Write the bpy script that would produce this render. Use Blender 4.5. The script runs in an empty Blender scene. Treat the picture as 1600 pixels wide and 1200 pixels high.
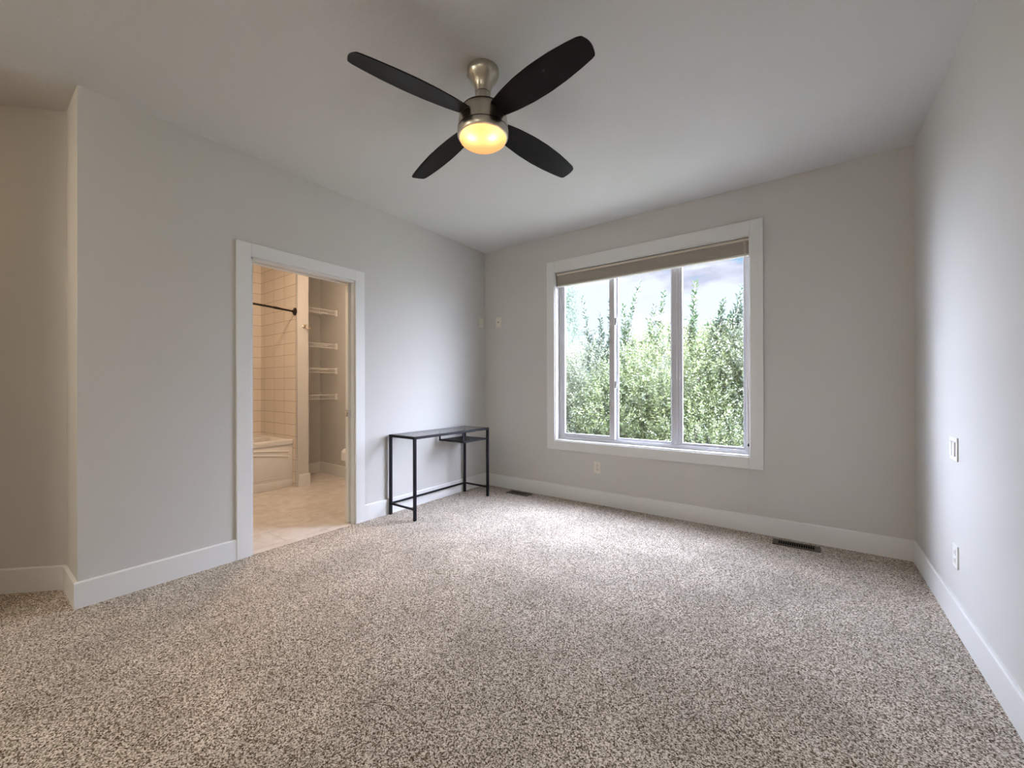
import bpy, bmesh, math, random
import numpy as np
from mathutils import Vector, Matrix, noise

S = bpy.context.scene
COL = S.collection
random.seed(7)
PI = math.pi

# ------------------------------------------------------------ camera
CAM_Z = 1.152
cam_d = bpy.data.cameras.new('camera')
cam = bpy.data.objects.new('camera', cam_d)
COL.objects.link(cam)
YAW, PITCH, ROLL = 0.6285, 0.0021, -0.0022
def cam_dir(r, z, d):
    r, z = r*math.cos(ROLL)-z*math.sin(ROLL), r*math.sin(ROLL)+z*math.cos(ROLL)
    d, z = d*math.cos(PITCH)-z*math.sin(PITCH), d*math.sin(PITCH)+z*math.cos(PITCH)
    return Vector((-math.sin(YAW)*d+math.cos(YAW)*r, math.cos(YAW)*d+math.sin(YAW)*r, z))
cr, cu, cf = cam_dir(1, 0, 0), cam_dir(0, 1, 0), cam_dir(0, 0, 1)
cam.matrix_world = Matrix(((cr.x, cu.x, -cf.x, 0), (cr.y, cu.y, -cf.y, 0), (cr.z, cu.z, -cf.z, CAM_Z), (0, 0, 0, 1)))
cam_d.sensor_width = 36
cam_d.lens = 36*633.7/1600
cam_d.shift_y = 3.5/1600
cam_d.clip_start = 0.02
cam_d.clip_end = 500
S.camera = cam

# ------------------------------------------------------------ colour management, sky, sun
S.view_settings.view_transform = 'Standard'
S.view_settings.look = 'None'
S.view_settings.gamma = 1
S.view_settings.use_curve_mapping = False
S.view_settings.exposure = 0.38

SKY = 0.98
SKY_GLOW = 24.0      # added around the sun to light the room
SKY_HIGH = 11.5      # sky above the view, brightened to light the room
world = bpy.data.worlds.new('sky')
S.world = world
world.use_nodes = True
nt = world.node_tree
nt.nodes.clear()
tc = nt.nodes.new('ShaderNodeTexCoord')
mp = nt.nodes.new('ShaderNodeMapping')
mp.inputs['Scale'].default_value = (1, 1, 2.4)
mp.inputs['Location'].default_value = (0.35, 0.1, 0.2)
n1 = nt.nodes.new('ShaderNodeTexNoise')
n1.inputs['Scale'].default_value = 3.2
n1.inputs['Detail'].default_value = 6
n1.inputs['Roughness'].default_value = 0.5
rp = nt.nodes.new('ShaderNodeValToRGB')
rp.color_ramp.elements[0].position = 0.36
rp.color_ramp.elements[0].color = (0.30, 0.52, 0.74, 1)
rp.color_ramp.elements[1].position = 0.47
rp.color_ramp.elements[1].color = (0.82, 0.87, 1.08, 1)
e = rp.color_ramp.elements.new(0.41)
e.color = (0.60, 0.61, 0.76, 1)
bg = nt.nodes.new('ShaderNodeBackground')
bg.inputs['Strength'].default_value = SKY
wo = nt.nodes.new('ShaderNodeOutputWorld')
# glow added around the sun, off to the right, lighting the left wall
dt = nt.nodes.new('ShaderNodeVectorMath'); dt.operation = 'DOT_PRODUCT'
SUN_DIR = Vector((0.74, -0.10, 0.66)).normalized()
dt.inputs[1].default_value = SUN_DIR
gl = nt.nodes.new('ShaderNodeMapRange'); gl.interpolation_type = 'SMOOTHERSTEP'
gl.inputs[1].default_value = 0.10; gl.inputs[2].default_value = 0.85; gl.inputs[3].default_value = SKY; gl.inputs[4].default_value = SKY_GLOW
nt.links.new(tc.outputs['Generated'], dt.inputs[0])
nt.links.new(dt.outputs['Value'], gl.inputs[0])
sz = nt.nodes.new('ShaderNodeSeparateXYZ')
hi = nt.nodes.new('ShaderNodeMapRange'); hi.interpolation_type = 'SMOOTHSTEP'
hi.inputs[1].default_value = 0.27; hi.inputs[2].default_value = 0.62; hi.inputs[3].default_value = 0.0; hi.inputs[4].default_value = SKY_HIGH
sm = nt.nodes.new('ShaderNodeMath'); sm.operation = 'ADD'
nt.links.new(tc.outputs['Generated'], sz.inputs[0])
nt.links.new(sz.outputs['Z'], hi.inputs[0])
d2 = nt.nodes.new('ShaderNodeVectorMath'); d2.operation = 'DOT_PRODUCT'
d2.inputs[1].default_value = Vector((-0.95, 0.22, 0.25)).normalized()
g2 = nt.nodes.new('ShaderNodeMapRange'); g2.interpolation_type = 'SMOOTHSTEP'      # second glow added out of view to light the right wall
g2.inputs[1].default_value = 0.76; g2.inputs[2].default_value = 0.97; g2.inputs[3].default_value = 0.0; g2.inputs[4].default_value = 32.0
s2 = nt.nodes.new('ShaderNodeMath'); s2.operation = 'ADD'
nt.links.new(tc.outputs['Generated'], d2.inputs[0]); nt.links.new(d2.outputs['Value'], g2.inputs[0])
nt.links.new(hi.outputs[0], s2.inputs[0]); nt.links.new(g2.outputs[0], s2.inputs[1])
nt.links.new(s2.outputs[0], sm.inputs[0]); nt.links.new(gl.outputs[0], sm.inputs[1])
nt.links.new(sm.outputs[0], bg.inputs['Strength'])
nt.links.new(tc.outputs['Generated'], mp.inputs['Vector'])
nt.links.new(mp.outputs['Vector'], n1.inputs['Vector'])
nt.links.new(n1.outputs['Fac'], rp.inputs['Fac'])
nt.links.new(rp.outputs['Color'], bg.inputs['Color'])
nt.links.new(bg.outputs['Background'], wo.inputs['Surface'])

sun_d = bpy.data.lights.new('sun', 'SUN')
sun_d.energy = 4.2
sun_d.angle = math.radians(1.0)
sun_d.color = (1.0, 0.95, 0.86)
sun = bpy.data.objects.new('sun', sun_d)
COL.objects.link(sun)
sun.location = (0, -20, 30)
sun.rotation_euler = SUN_DIR.to_track_quat('Z', 'Y').to_euler()

# ------------------------------------------------------------ materials
def mat(name, col=(.8, .8, .8), rough=0.5, metal=0.0, spec=0.5, **kw):
    m = bpy.data.materials.new(name)
    m.use_nodes = True
    b = m.node_tree.nodes['Principled BSDF']
    b.inputs['Base Color'].default_value = (*col, 1)
    b.inputs['Roughness'].default_value = rough
    b.inputs['Metallic'].default_value = metal
    b.inputs['Specular IOR Level'].default_value = spec
    for k, v in kw.items():
        b.inputs[k.replace('_', ' ')].default_value = v
    return m

def add_bump(m, scale, strength, dist=0.001, detail=3, vec='Object'):
    t = m.node_tree
    b = t.nodes['Principled BSDF']
    c = t.nodes.new('ShaderNodeTexCoord')
    n = t.nodes.new('ShaderNodeTexNoise')
    n.inputs['Scale'].default_value = scale
    n.inputs['Detail'].default_value = detail
    u = t.nodes.new('ShaderNodeBump')
    u.inputs['Strength'].default_value = strength
    u.inputs['Distance'].default_value = dist
    t.links.new(c.outputs[vec], n.inputs['Vector'])
    t.links.new(n.outputs['Fac'], u.inputs['Height'])
    t.links.new(u.outputs['Normal'], b.inputs['Normal'])
    return m

M = {}
M['wall'] = add_bump(mat('grey_wall_paint', (0.60, 0.59, 0.565), 0.75, spec=0.3), 160, 0.25, 0.0006)
M['ceiling'] = add_bump(mat('ceiling_paint', (0.72, 0.72, 0.715), 0.9, spec=0.2), 55, 0.5, 0.002, 5)
M['trim'] = mat('white_trim_paint', (0.75, 0.75, 0.735), 0.42, spec=0.4)
M['vinyl'] = mat('white_vinyl', (0.58, 0.58, 0.61), 0.35)
M['plate'] = mat('almond_plastic', (0.74, 0.71, 0.62), 0.4)
M['white_plastic'] = mat('white_plastic', (0.80, 0.79, 0.76), 0.4)
M['slot'] = mat('slot_dark', (0.008, 0.007, 0.006), 0.9, spec=0.05)
M['black'] = mat('black_lacquered_steel', (0.008, 0.008, 0.012), 0.42, spec=0.2)
M['nickel'] = mat('brushed_nickel', (0.56, 0.52, 0.44), 0.30, 1.0)
M['nickel_gap'] = mat('dark_seam', (0.03, 0.02, 0.02), 0.5)
M['chrome'] = mat('chrome', (0.7, 0.7, 0.74), 0.2, 1.0)
M['blade'] = mat('black_blade', (0.006, 0.005, 0.005), 0.33, spec=0.14)
M['tub'] = mat('white_acrylic', (0.78, 0.77, 0.75), 0.22)
M['bronze'] = mat('oiled_bronze', (0.03, 0.02, 0.016), 0.35, 0.6)
M['hook'] = mat('tan_metal', (0.55, 0.45, 0.35), 0.35, 0.7)
M['wire'] = mat('white_coated_wire', (0.82, 0.80, 0.78), 0.35)
M['shade'] = mat('taupe_shade_fabric', (0.36, 0.325, 0.28), 0.9, spec=0.1)
M['rail'] = mat('beige_rail', (0.62, 0.55, 0.46), 0.5)
M['paper'] = mat('white_paper', (0.85, 0.84, 0.83), 0.9)
M['vent'] = mat('brown_metal', (0.075, 0.058, 0.042), 0.5, 0.2)
M['bark'] = add_bump(mat('grey_bark', (0.26, 0.22, 0.19), 0.9), 30, 0.8, 0.02)
M['lampglass'] = mat('frosted_lamp', (0.9, 0.85, 0.75), 0.4, Emission_Color=(1.0, 0.72, 0.42, 1), Emission_Strength=3.0)

# carpet: light and dark loops of yarn mixed at loop size
def carpet_mat():
    m = mat('looped_carpet', rough=0.95, spec=0.05)
    t = m.node_tree; N = t.nodes; L = t.links
    b = N['Principled BSDF']
    c = N.new('ShaderNodeTexCoord')
    v = N.new('ShaderNodeTexVoronoi'); v.inputs['Scale'].default_value = 250
    n = N.new('ShaderNodeTexNoise'); n.inputs['Scale'].default_value = 150; n.inputs['Detail'].default_value = 3; n.inputs['Roughness'].default_value = 0.65
    L.new(c.outputs['Object'], n.inputs['Vector'])
    # warp the loops a little so they read as twisted yarn
    add = N.new('ShaderNodeVectorMath'); add.operation = 'MULTIPLY_ADD'
    add.inputs[1].default_value = (0.006, 0.006, 0.006)
    L.new(n.outputs['Color'], add.inputs[0]); L.new(c.outputs['Object'], add.inputs[2])
    L.new(add.outputs[0], v.inputs['Vector'])
    sep = N.new('ShaderNodeSeparateColor'); L.new(v.outputs['Color'], sep.inputs[0])
    mix = N.new('ShaderNodeMath'); mix.operation = 'ADD'
    mul = N.new('ShaderNodeMath'); mul.operation = 'MULTIPLY'; mul.inputs[1].default_value = 0.5
    L.new(sep.outputs[0], mul.inputs[0])
    L.new(mul.outputs[0], mix.inputs[0])
    mul2 = N.new('ShaderNodeMath'); mul2.operation = 'MULTIPLY'; mul2.inputs[1].default_value = 0.55
    L.new(n.outputs['Fac'], mul2.inputs[0]); L.new(mul2.outputs[0], mix.inputs[1])
    r = N.new('ShaderNodeValToRGB')
    el = r.color_ramp.elements
    el[0].position = 0.26; el[0].color = (0.055, 0.037, 0.021, 1)
    el[1].position = 0.74; el[1].color = (0.84, 0.76, 0.68, 1)
    for p, k in ((0.38, (0.165, 0.125, 0.085, 1)), (0.50, (0.37, 0.315, 0.255, 1)), (0.60, (0.59, 0.525, 0.455, 1))):
        x = el.new(p); x.color = k
    L.new(mix.outputs[0], r.inputs['Fac'])
    # pile brushed different ways in soft patches
    n2 = N.new('ShaderNodeTexNoise'); n2.inputs['Scale'].default_value = 3.0; n2.inputs['Detail'].default_value = 4
    L.new(c.outputs['Object'], n2.inputs['Vector'])
    mr = N.new('ShaderNodeMapRange'); mr.inputs[1].default_value = 0.35; mr.inputs[2].default_value = 0.65
    mr.inputs[3].default_value = 0.88; mr.inputs[4].default_value = 1.10
    L.new(n2.outputs['Fac'], mr.inputs[0])
    vm = N.new('ShaderNodeVectorMath'); vm.operation = 'SCALE'
    L.new(r.outputs['Color'], vm.inputs[0]); L.new(mr.outputs[0], vm.inputs['Scale'])
    L.new(vm.outputs[0], b.inputs['Base Color'])
    u = N.new('ShaderNodeBump'); u.inputs['Strength'].default_value = 0.8; u.inputs['Distance'].default_value = 0.004
    L.new(mix.outputs[0], u.inputs['Height']); L.new(u.outputs['Normal'], b.inputs['Normal'])
    return m
M['carpet'] = carpet_mat()

def tile_mat(name, base, grout, bw, rh, mortar, axis, off=(0, 0), vein=None, rough=0.25, offset=0.0, warp=0.08):
    """stacked rectangular tiles; axis picks which object axes carry the tile grid"""
    m = mat(name, base, rough)
    t = m.node_tree; N = t.nodes; L = t.links
    b = N['Principled BSDF']
    c = N.new('ShaderNodeTexCoord'); s = N.new('ShaderNodeSeparateXYZ'); k = N.new('ShaderNodeCombineXYZ')
    L.new(c.outputs['Object'], s.inputs[0])
    for i, ax in enumerate(axis):
        a = N.new('ShaderNodeMath'); a.operation = 'ADD'; a.inputs[1].default_value = -off[i]
        L.new(s.outputs[ax], a.inputs[0]); L.new(a.outputs[0], k.inputs[i])
    br = N.new('ShaderNodeTexBrick')
    br.offset = offset; br.squash = 1
    br.inputs['Scale'].default_value = 1
    br.inputs['Brick Width'].default_value = bw; br.inputs['Row Height'].default_value = rh
    br.inputs['Mortar Size'].default_value = mortar
    br.inputs['Mortar Smooth'].default_value = 0.1
    br.inputs['Color1'].default_value = (*base, 1)
    br.inputs['Color2'].default_value = (*[x*0.94 for x in base], 1)
    br.inputs['Mortar'].default_value = (*grout, 1)
    L.new(k.outputs[0], br.inputs['Vector'])
    out = br.outputs['Color']
    if vein:
        n = N.new('ShaderNodeTexNoise'); n.inputs['Scale'].default_value = 6; n.inputs['Detail'].default_value = 8; n.inputs['Distortion'].default_value = 1.4
        L.new(c.outputs['Object'], n.inputs['Vector'])
        rr = N.new('ShaderNodeValToRGB'); rr.color_ramp.elements[0].position = 0.35; rr.color_ramp.elements[0].color = (*vein, 1)
        rr.color_ramp.elements[1].position = 0.62; rr.color_ramp.elements[1].color = (1, 1, 1, 1)
        L.new(n.outputs['Fac'], rr.inputs['Fac'])
        mx = N.new('ShaderNodeMix'); mx.data_type = 'RGBA'; mx.blend_type = 'MULTIPLY'; mx.inputs['Factor'].default_value = 1.0
        L.new(out, mx.inputs['A']); L.new(rr.outputs['Color'], mx.inputs['B'])
        out = mx.outputs['Result']
    L.new(out, b.inputs['Base Color'])
    u = N.new('ShaderNodeBump'); u.inputs['Strength'].default_value = 0.4; u.inputs['Distance'].default_value = 0.002; u.invert = True
    L.new(br.outputs['Fac'], u.inputs['Height']); L.new(u.outputs['Normal'], b.inputs['Normal'])
    return m
TB, TG = (0.77, 0.70, 0.61), (0.45, 0.36, 0.29)
M['tile_x'] = tile_mat('wall_tile_end', TB, TG, 0.2665, 0.1365, 0.0028, 'XZ', (-5.881+0.0, 0.582))
M['tile_y'] = tile_mat('wall_tile_side', TB, TG, 0.2665, 0.1365, 0.0028, 'YZ', (2.335-0.2665*4+0.03, 0.582))
M['tile_floor'] = tile_mat('floor_tile', (0.74, 0.70, 0.65), (0.42, 0.37, 0.32), 0.61, 0.305, 0.002, 'YX', (0.25, -5.0), vein=(0.84, 0.80, 0.76), rough=0.3, offset=0.5)

def pane_mat(name, tint=(1, 1, 1), fres=1.45):
    m = bpy.data.materials.new(name); m.use_nodes = True
    t = m.node_tree; t.nodes.clear()
    o = t.nodes.new('ShaderNodeOutputMaterial'); mx = t.nodes.new('ShaderNodeMixShader')
    a = t.nodes.new('ShaderNodeBsdfTransparent'); a.inputs[0].default_value = (*tint, 1)
    g = t.nodes.new('ShaderNodeBsdfGlossy'); g.inputs['Roughness'].default_value = 0.02
    lw = t.nodes.new('ShaderNodeLayerWeight'); lw.inputs['Blend'].default_value = 0.5
    pw = t.nodes.new('ShaderNodeMath'); pw.operation = 'POWER'; pw.inputs[1].default_value = 4.0
    f = t.nodes.new('ShaderNodeMath'); f.operation = 'MULTIPLY_ADD'; f.inputs[1].default_value = 0.96; f.inputs[2].default_value = 0.035
    t.links.new(lw.outputs['Facing'], pw.inputs[0]); t.links.new(pw.outputs[0], f.inputs[0])
    t.links.new(f.outputs[0], mx.inputs[0]); t.links.new(a.outputs[0], mx.inputs[1]); t.links.new(g.outputs[0], mx.inputs[2])
    t.links.new(mx.outputs[0], o.inputs[0])
    return m
M['glass'] = pane_mat('window_glass', (0.97, 0.98, 0.98))
M['desk_glass'] = pane_mat('table_glass', (0.96, 0.98, 0.975), 1.5)

def bowl_mat():
    m = bpy.data.materials.new('frosted_bowl'); m.use_nodes = True
    t = m.node_tree; t.nodes.clear()
    o = t.nodes.new('ShaderNodeOutputMaterial')
    tr = t.nodes.new('ShaderNodeBsdfTranslucent'); tr.inputs[0].default_value = (1.0, 0.72, 0.46, 1)
    em = t.nodes.new('ShaderNodeEmission'); em.inputs[0].default_value = (1.0, 0.50, 0.22, 1); em.inputs[1].default_value = 0.40
    ad = t.nodes.new('ShaderNodeAddShader')
    t.links.new(tr.outputs[0], ad.inputs[0]); t.links.new(em.outputs[0], ad.inputs[1]); t.links.new(ad.outputs[0], o.inputs[0])
    return m
M['bowl'] = bowl_mat()

def leaf_mat(name, dark, light):
    m = bpy.data.materials.new(name); m.use_nodes = True
    t = m.node_tree; t.nodes.clear(); N = t.nodes; L = t.links
    o = N.new('ShaderNodeOutputMaterial')
    at = N.new('ShaderNodeAttribute'); at.attribute_name = 'tint'
    r = N.new('ShaderNodeValToRGB')
    r.color_ramp.elements[0].color = (*dark, 1); r.color_ramp.elements[1].color = (*light, 1)
    L.new(at.outputs['Fac'], r.inputs['Fac'])
    d = N.new('ShaderNodeBsdfDiffuse'); tr = N.new('ShaderNodeBsdfTranslucent'); gl = N.new('ShaderNodeBsdfGlossy')
    gl.inputs['Roughness'].default_value = 0.35
    L.new(r.outputs[0], d.inputs[0]); L.new(r.outputs[0], tr.inputs[0])
    m1 = N.new('ShaderNodeMixShader'); m1.inputs[0].default_value = 0.42
    L.new(d.outputs[0], m1.inputs[1]); L.new(tr.outputs[0], m1.inputs[2])
    m2 = N.new('ShaderNodeMixShader'); m2.inputs[0].default_value = 0.07
    L.new(m1.outputs[0], m2.inputs[1]); L.new(gl.outputs[0], m2.inputs[2])
    L.new(m2.outputs[0], o.inputs[0])
    return m

# ------------------------------------------------------------ mesh helpers
def box(bm, x0, x1, y0, y1, z0, z1, bev=0.0, seg=2):
    vs = [bm.verts.new(p) for p in ((x0, y0, z0), (x1, y0, z0), (x1, y1, z0), (x0, y1, z0), (x0, y0, z1), (x1, y0, z1), (x1, y1, z1), (x0, y1, z1))]
    fs = [bm.faces.new([vs[i] for i in q]) for q in ((0, 3, 2, 1), (4, 5, 6, 7), (0, 1, 5, 4), (1, 2, 6, 5), (2, 3, 7, 6), (3, 0, 4, 7))]
    if bev > 0:
        es = set()
        for f in fs: es.update(f.edges)
        bmesh.ops.bevel(bm, geom=list(es), offset=bev, segments=seg, affect='EDGES', profile=0.5)
    return bm

def lathe(bm, prof, c=(0, 0, 0), n=48, cap=True):
    rings = []
    for r, z in prof:
        if r < 1e-6:
            rings.append([bm.verts.new((c[0], c[1], c[2]+z))])
        else:
            rings.append([bm.verts.new((c[0]+r*math.cos(2*PI*i/n), c[1]+r*math.sin(2*PI*i/n), c[2]+z)) for i in range(n)])
    for a, b in zip(rings, rings[1:]):
        for i in range(n):
            j = (i+1) % n
            if len(a) == 1 and len(b) == 1: continue
            if len(a) == 1: bm.faces.new((a[0], b[j], b[i]))
            elif len(b) == 1: bm.faces.new((a[i], a[j], b[0]))
            else: bm.faces.new((a[i], a[j], b[j], b[i]))
    if cap:
        for r in (rings[0], rings[-1]):
            if len(r) > 2: bm.faces.new(r)
    return bm

def tube(bm, pts, rad, n=10, cap=True):
    pts = [Vector(p) for p in pts]
    rads = rad if isinstance(rad, (list, tuple)) else [rad]*len(pts)
    prev = None; rings = []
    for i, p in enumerate(pts):
        t = (pts[min(i+1, len(pts)-1)]-pts[max(i-1, 0)]).normalized()
        if prev is None:
            a = Vector((0, 0, 1)) if abs(t.z) < 0.9 else Vector((1, 0, 0))
            u = t.cross(a).normalized()
        else:
            u = (prev-t*prev.dot(t)).normalized()
        prev = u; w = t.cross(u)
        rings.append([bm.verts.new(p+(u*math.cos(2*PI*k/n)+w*math.sin(2*PI*k/n))*rads[i]) for k in range(n)])
    for a, b in zip(rings, rings[1:]):
        for i in range(n):
            j = (i+1) % n
            bm.faces.new((a[i], a[j], b[j], b[i]))
    if cap:
        bm.faces.new(rings[0][::-1]); bm.faces.new(rings[-1])
    return bm

def prism(bm, poly, z0, z1):
    a = [bm.verts.new((x, y, z0)) for x, y in poly]; b = [bm.verts.new((x, y, z1)) for x, y in poly]
    n = len(poly)
    bm.faces.new(a[::-1]); bm.faces.new(b)
    for i in range(n): bm.faces.new((a[i], a[(i+1) % n], b[(i+1) % n], b[i]))
    return bm

def obj(name, bm, m, parent=None, smooth=False, props=None):
    me = bpy.data.meshes.new(name)
    bmesh.ops.recalc_face_normals(bm, faces=bm.faces[:])
    bm.to_mesh(me); bm.free()
    me.materials.append(m)
    if smooth:
        for p in me.polygons: p.use_smooth = True
        try: me.set_sharp_from_angle(angle=math.radians(smooth if smooth is not True else 40))
        except Exception: pass
    o = bpy.data.objects.new(name, me)
    COL.objects.link(o)
    if parent: 
        o.parent = parent
    for k, v in (props or {}).items(): o[k] = v
    return o

def B(): return bmesh.new()
ST = {'kind': 'structure'}

def thing(name, label, cat, loc=(0, 0, 0), rz=0, group=None):
    o = bpy.data.objects.new(name, None)
    o.empty_display_size = 0.05
    COL.objects.link(o)
    o.location = loc; o.rotation_euler = (0, 0, rz)
    o['label'] = label; o['category'] = cat
    if group: o['group'] = group
    return o

def copy_tree(o, parent=None):
    c = o.copy(); COL.objects.link(c); c.parent = parent
    for ch in list(o.children): copy_tree(ch, c)
    return c

# ------------------------------------------------------------ room dimensions (metres; camera stands at x=0, y=0)
XL, XR, YB, HC = -3.092, 0.577, 3.714, 2.744
YC = 0.380          # where the left wall ends and the hall recess begins
XC = -3.443         # depth of the recess return
YF = -2.30          # front wall, behind the camera
XH = -4.9           # end of the hall
YW = -2.30
D0, D1, DH = 1.200, 1.985, 2.050     # bathroom doorway
W = (-2.138, -0.362, 0.597, 2.352)   # window opening
WT = 0.13

# floor
bm = B(); box(bm, XL, XR+WT, YF-WT, YB+0.15, -0.12, 0.0); box(bm, XH-WT, XL, YF-WT, YC, -0.12, 0.0)
obj('floor', bm, M['carpet'], props=ST)
bm = B(); box(bm, -5.85, XL, YC+0.12, 3.10, -0.12, -0.0005)
obj('floor', bm, M['tile_floor'], props=ST)
# ceiling
bm = B(); box(bm, -5.85, XR+WT, YF-WT, YB+0.15, HC, HC+0.25)
obj('ceiling', bm, M['ceiling'], props=ST)

# left wall with doorway and pocket for the sliding door
bm = B()
box(bm, XL-0.12, XL, YC, D0, 0, HC)
box(bm, XL-0.12, XL, D0, D1+0.9, DH, HC)
box(bm, XL-0.038, XL, D1, D1+0.9, 0, DH)
box(bm, XL-0.12, XL-0.082, D1, D1+0.9, 0, DH)
box(bm, XL-0.12, XL, D1+0.9, YB, 0, HC)
box(bm, XC, XL-0.12, YC, YC+0.12, 0, HC)
obj('wall_left', bm, M['wall'], props=ST)
# 45 degree wall of the hall recess
L45 = 2.0
def diag(u, v):      # u along the wall away from the corner, v out of the wall face towards the room
    s = math.sqrt(0.5)
    return (XC - u*s + v*s, YC - u*s - v*s)
bm = B(); prism(bm, [diag(-0.17, 0), diag(L45, 0), diag(L45, -0.12), diag(-0.17, -0.12)], 0, HC)
obj('wall_recess', bm, M['wall'], props=ST)
bm = B(); box(bm, XL-0.12, XL, YF, -0.52, 0, HC)  # unseen stub wall, added to shade the recess from the bedroom lamps
obj('wall_left', bm, M['wall'], props=ST)
bm = B(); box(bm, XH-WT, XH, YW, YC-L45*0.70, 0, HC)
obj('wall_hall', bm, M['wall'], props=ST)
# back wall with window opening
bm = B()
box(bm, XL-0.12, W[0], YB, YB+0.15, 0, HC)
box(bm, W[1], XR+WT, YB, YB+0.15, 0, HC)
box(bm, W[0], W[1], YB, YB+0.15, 0, W[2])
box(bm, W[0], W[1], YB, YB+0.15, W[3], HC)
obj('wall_back', bm, M['wall'], props=ST)
bm = B(); box(bm, XR, XR+WT, YF-WT, YB, 0, HC)
obj('wall_right', bm, M['wall'], props=ST)
# front wall behind the camera
bm = B(); box(bm, XH-WT, XR, YF-WT, YF, 0, HC)
obj('wall_front', bm, M['wall'], props=ST)

# ---- bathroom shell
TX = -5.709      # tiled back wall of the tub
bm = B(); box(bm, TX-0.10, TX, 0.80, 2.345, 0, HC)
obj('wall_tub_side', bm, M['tile_y'], props=ST)
WX = -4.780
bm = B(); box(bm, TX-0.1, WX+0.0, 2.345, 2.472, 0, HC)
obj('wall_tub_end', bm, M['wall'], props=ST)
bm = B(); box(bm, TX, WX-0.012, 2.335, 2.345, 0, HC)
obj('wall_tub_tile', bm, M['tile_x'], props=ST)
bm = B(); box(bm, TX, WX-0.012, 0.80, 0.81, 0.0, HC)
obj('wall_tub_near', bm, M['tile_x'], props=ST)
bm = B(); box(bm, WX-0.012, WX-0.001, 2.332, 2.345, 0, HC)
obj('trim_tile_edge', bm, M['chrome'], props=ST)
bm = B(); box(bm, TX-0.1, XL-0.12, YC+0.12, 0.80, 0, HC)
obj('wall_bathroom_near', bm, M['wall'], props=ST)
AX = -5.393
bm = B(); box(bm, AX-0.1, AX, 2.472, 3.05, 0, HC)
obj('wall_alcove', bm, M['wall'], props=ST)
bm = B(); box(bm, AX, XL-0.12, 2.95, 3.05, 0, HC)
obj('wall_bathroom_far', bm, M['wall'], props=ST)

# ---- baseboards
BH, BT = 0.138, 0.014
def base_profile(bm, a, b, inward):
    """a, b: 2D ends on the wall face, inward: unit vector off the wall"""
    ax, ay = a; bx, by = b; ix, iy = inward
    pr = [(0, 0), (BT, 0), (BT, BH-0.006), (BT-0.005, BH), (0, BH)]
    A = [bm.verts.new((ax+ix*t, ay+iy*t, z)) for t, z in pr]; Bv = [bm.verts.new((bx+ix*t, by+iy*t, z)) for t, z in pr]
    n = len(pr)
    bm.faces.new(A); bm.faces.new(Bv[::-1])
    for i in range(n): bm.faces.new((A[i], A[(i+1) % n], Bv[(i+1) % n], Bv[i]))
bm = B(); base_profile(bm, (XL, YC-BT), (XL, 1.1085), (1, 0)); base_profile(bm, (XL, 2.0785), (XL, YB), (1, 0))
obj('baseboard_left', bm, M['trim'], props=ST)
s2 = math.sqrt(.5)
bm = B(); base_profile(bm, (XL, YC), (XC, YC), (0, -1)); base_profile(bm, (XC, YC), diag(L45, 0), (s2, -s2))
obj('baseboard_recess', bm, M['trim'], props=ST)
bm = B(); base_profile(bm, (XL+BT, YB), (XR-BT, YB), (0, -1)); obj('baseboard_back', bm, M['trim'], props=ST)
bm = B(); base_profile(bm, (XR, YF), (XR, YB), (-1, 0)); obj('baseboard_right', bm, M['trim'], props=ST)
bm = B(); base_profile(bm, (XH, YF), (XR, YF), (0, 1)); obj('baseboard_front', bm, M['trim'], props=ST)
bm = B()
base_profile(bm, (WX, 2.350), (WX, 2.472+BT), (1, 0)); base_profile(bm, (WX, 2.472), (AX, 2.472), (0, 1))
base_profile(bm, (AX, 2.472), (AX, 2.95), (1, 0)); base_profile(bm, (AX, 2.95), (XL-0.12, 2.95), (0, -1))
base_profile(bm, (XL-0.12, 0.80), (-4.7, 0.80), (0, 1))
obj('baseboard_bathroom', bm, M['trim'], props=ST)

# ---- door casing (bedroom side), jambs, pocket door
CT = 0.018
bm = B()
box(bm, XL, XL+CT, 1.1085, 1.195, 0, DH+0.0935, 0.0025)
box(bm, XL, XL+CT, 1.992, 2.0785, 0, DH+0.0935, 0.0025)
box(bm, XL, XL+CT, 1.195, 1.992, DH+0.002, DH+0.0935, 0.0025)
casing = obj('trim_1', bm, M['trim'], props=ST)
bm = B()
box(bm, XL-0.122, XL+0.002, D0, D0+0.012, 0, DH)            # closing jamb
box(bm, XL-0.044, XL+0.002, D1-0.002, D1+0.018, 0, DH)      # split jambs of the pocket
box(bm, XL-0.122, XL-0.078, D1-0.002, D1+0.018, 0, DH)
box(bm, XL-0.042, XL+0.002, D0, D1, DH-0.014, DH+0.001)     # split head
box(bm, XL-0.122, XL-0.080, D0, D1, DH-0.014, DH+0.001)
obj('jamb', bm, M['trim'], casing)
bm = B()
box(bm, XL-0.138, XL-0.12, 1.1085, 1.195, 0, DH+0.09, 0.0025); box(bm, XL-0.138, XL-0.12, 1.992, 2.0785, 0, DH+0.09, 0.0025)
box(bm, XL-0.138, XL-0.12, 1.195, 1.992, DH, DH+0.09, 0.0025)
obj('bathroom_casing', bm, M['trim'], casing)
bm = B(); box(bm, XL-0.0785, XL-0.0435, 1.958, 2.80, 0.012, DH-0.005, 0.002)
door = obj('door_1', bm, mat('door_paint', (0.72, 0.70, 0.63), 0.45), props=ST)
bm = B()
box(bm, XL-0.083, XL-0.0395, 1.9562, 1.9585, 0.902, 0.962, 0.0008)
box(bm, XL-0.083, XL-0.0783, 1.957, 2.005, 0.902, 0.962, 0.0008)
box(bm, XL-0.0437, XL-0.039, 1.957, 1.983, 0.902, 0.962, 0.0008)
hand = obj('latch', bm, M['chrome'], door, props={'label': 'chrome edge pull and latch'})
bm = B(); box(bm, XL-0.068, XL-0.056, 1.9535, 1.957, 0.918, 0.945, 0.0006)
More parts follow.
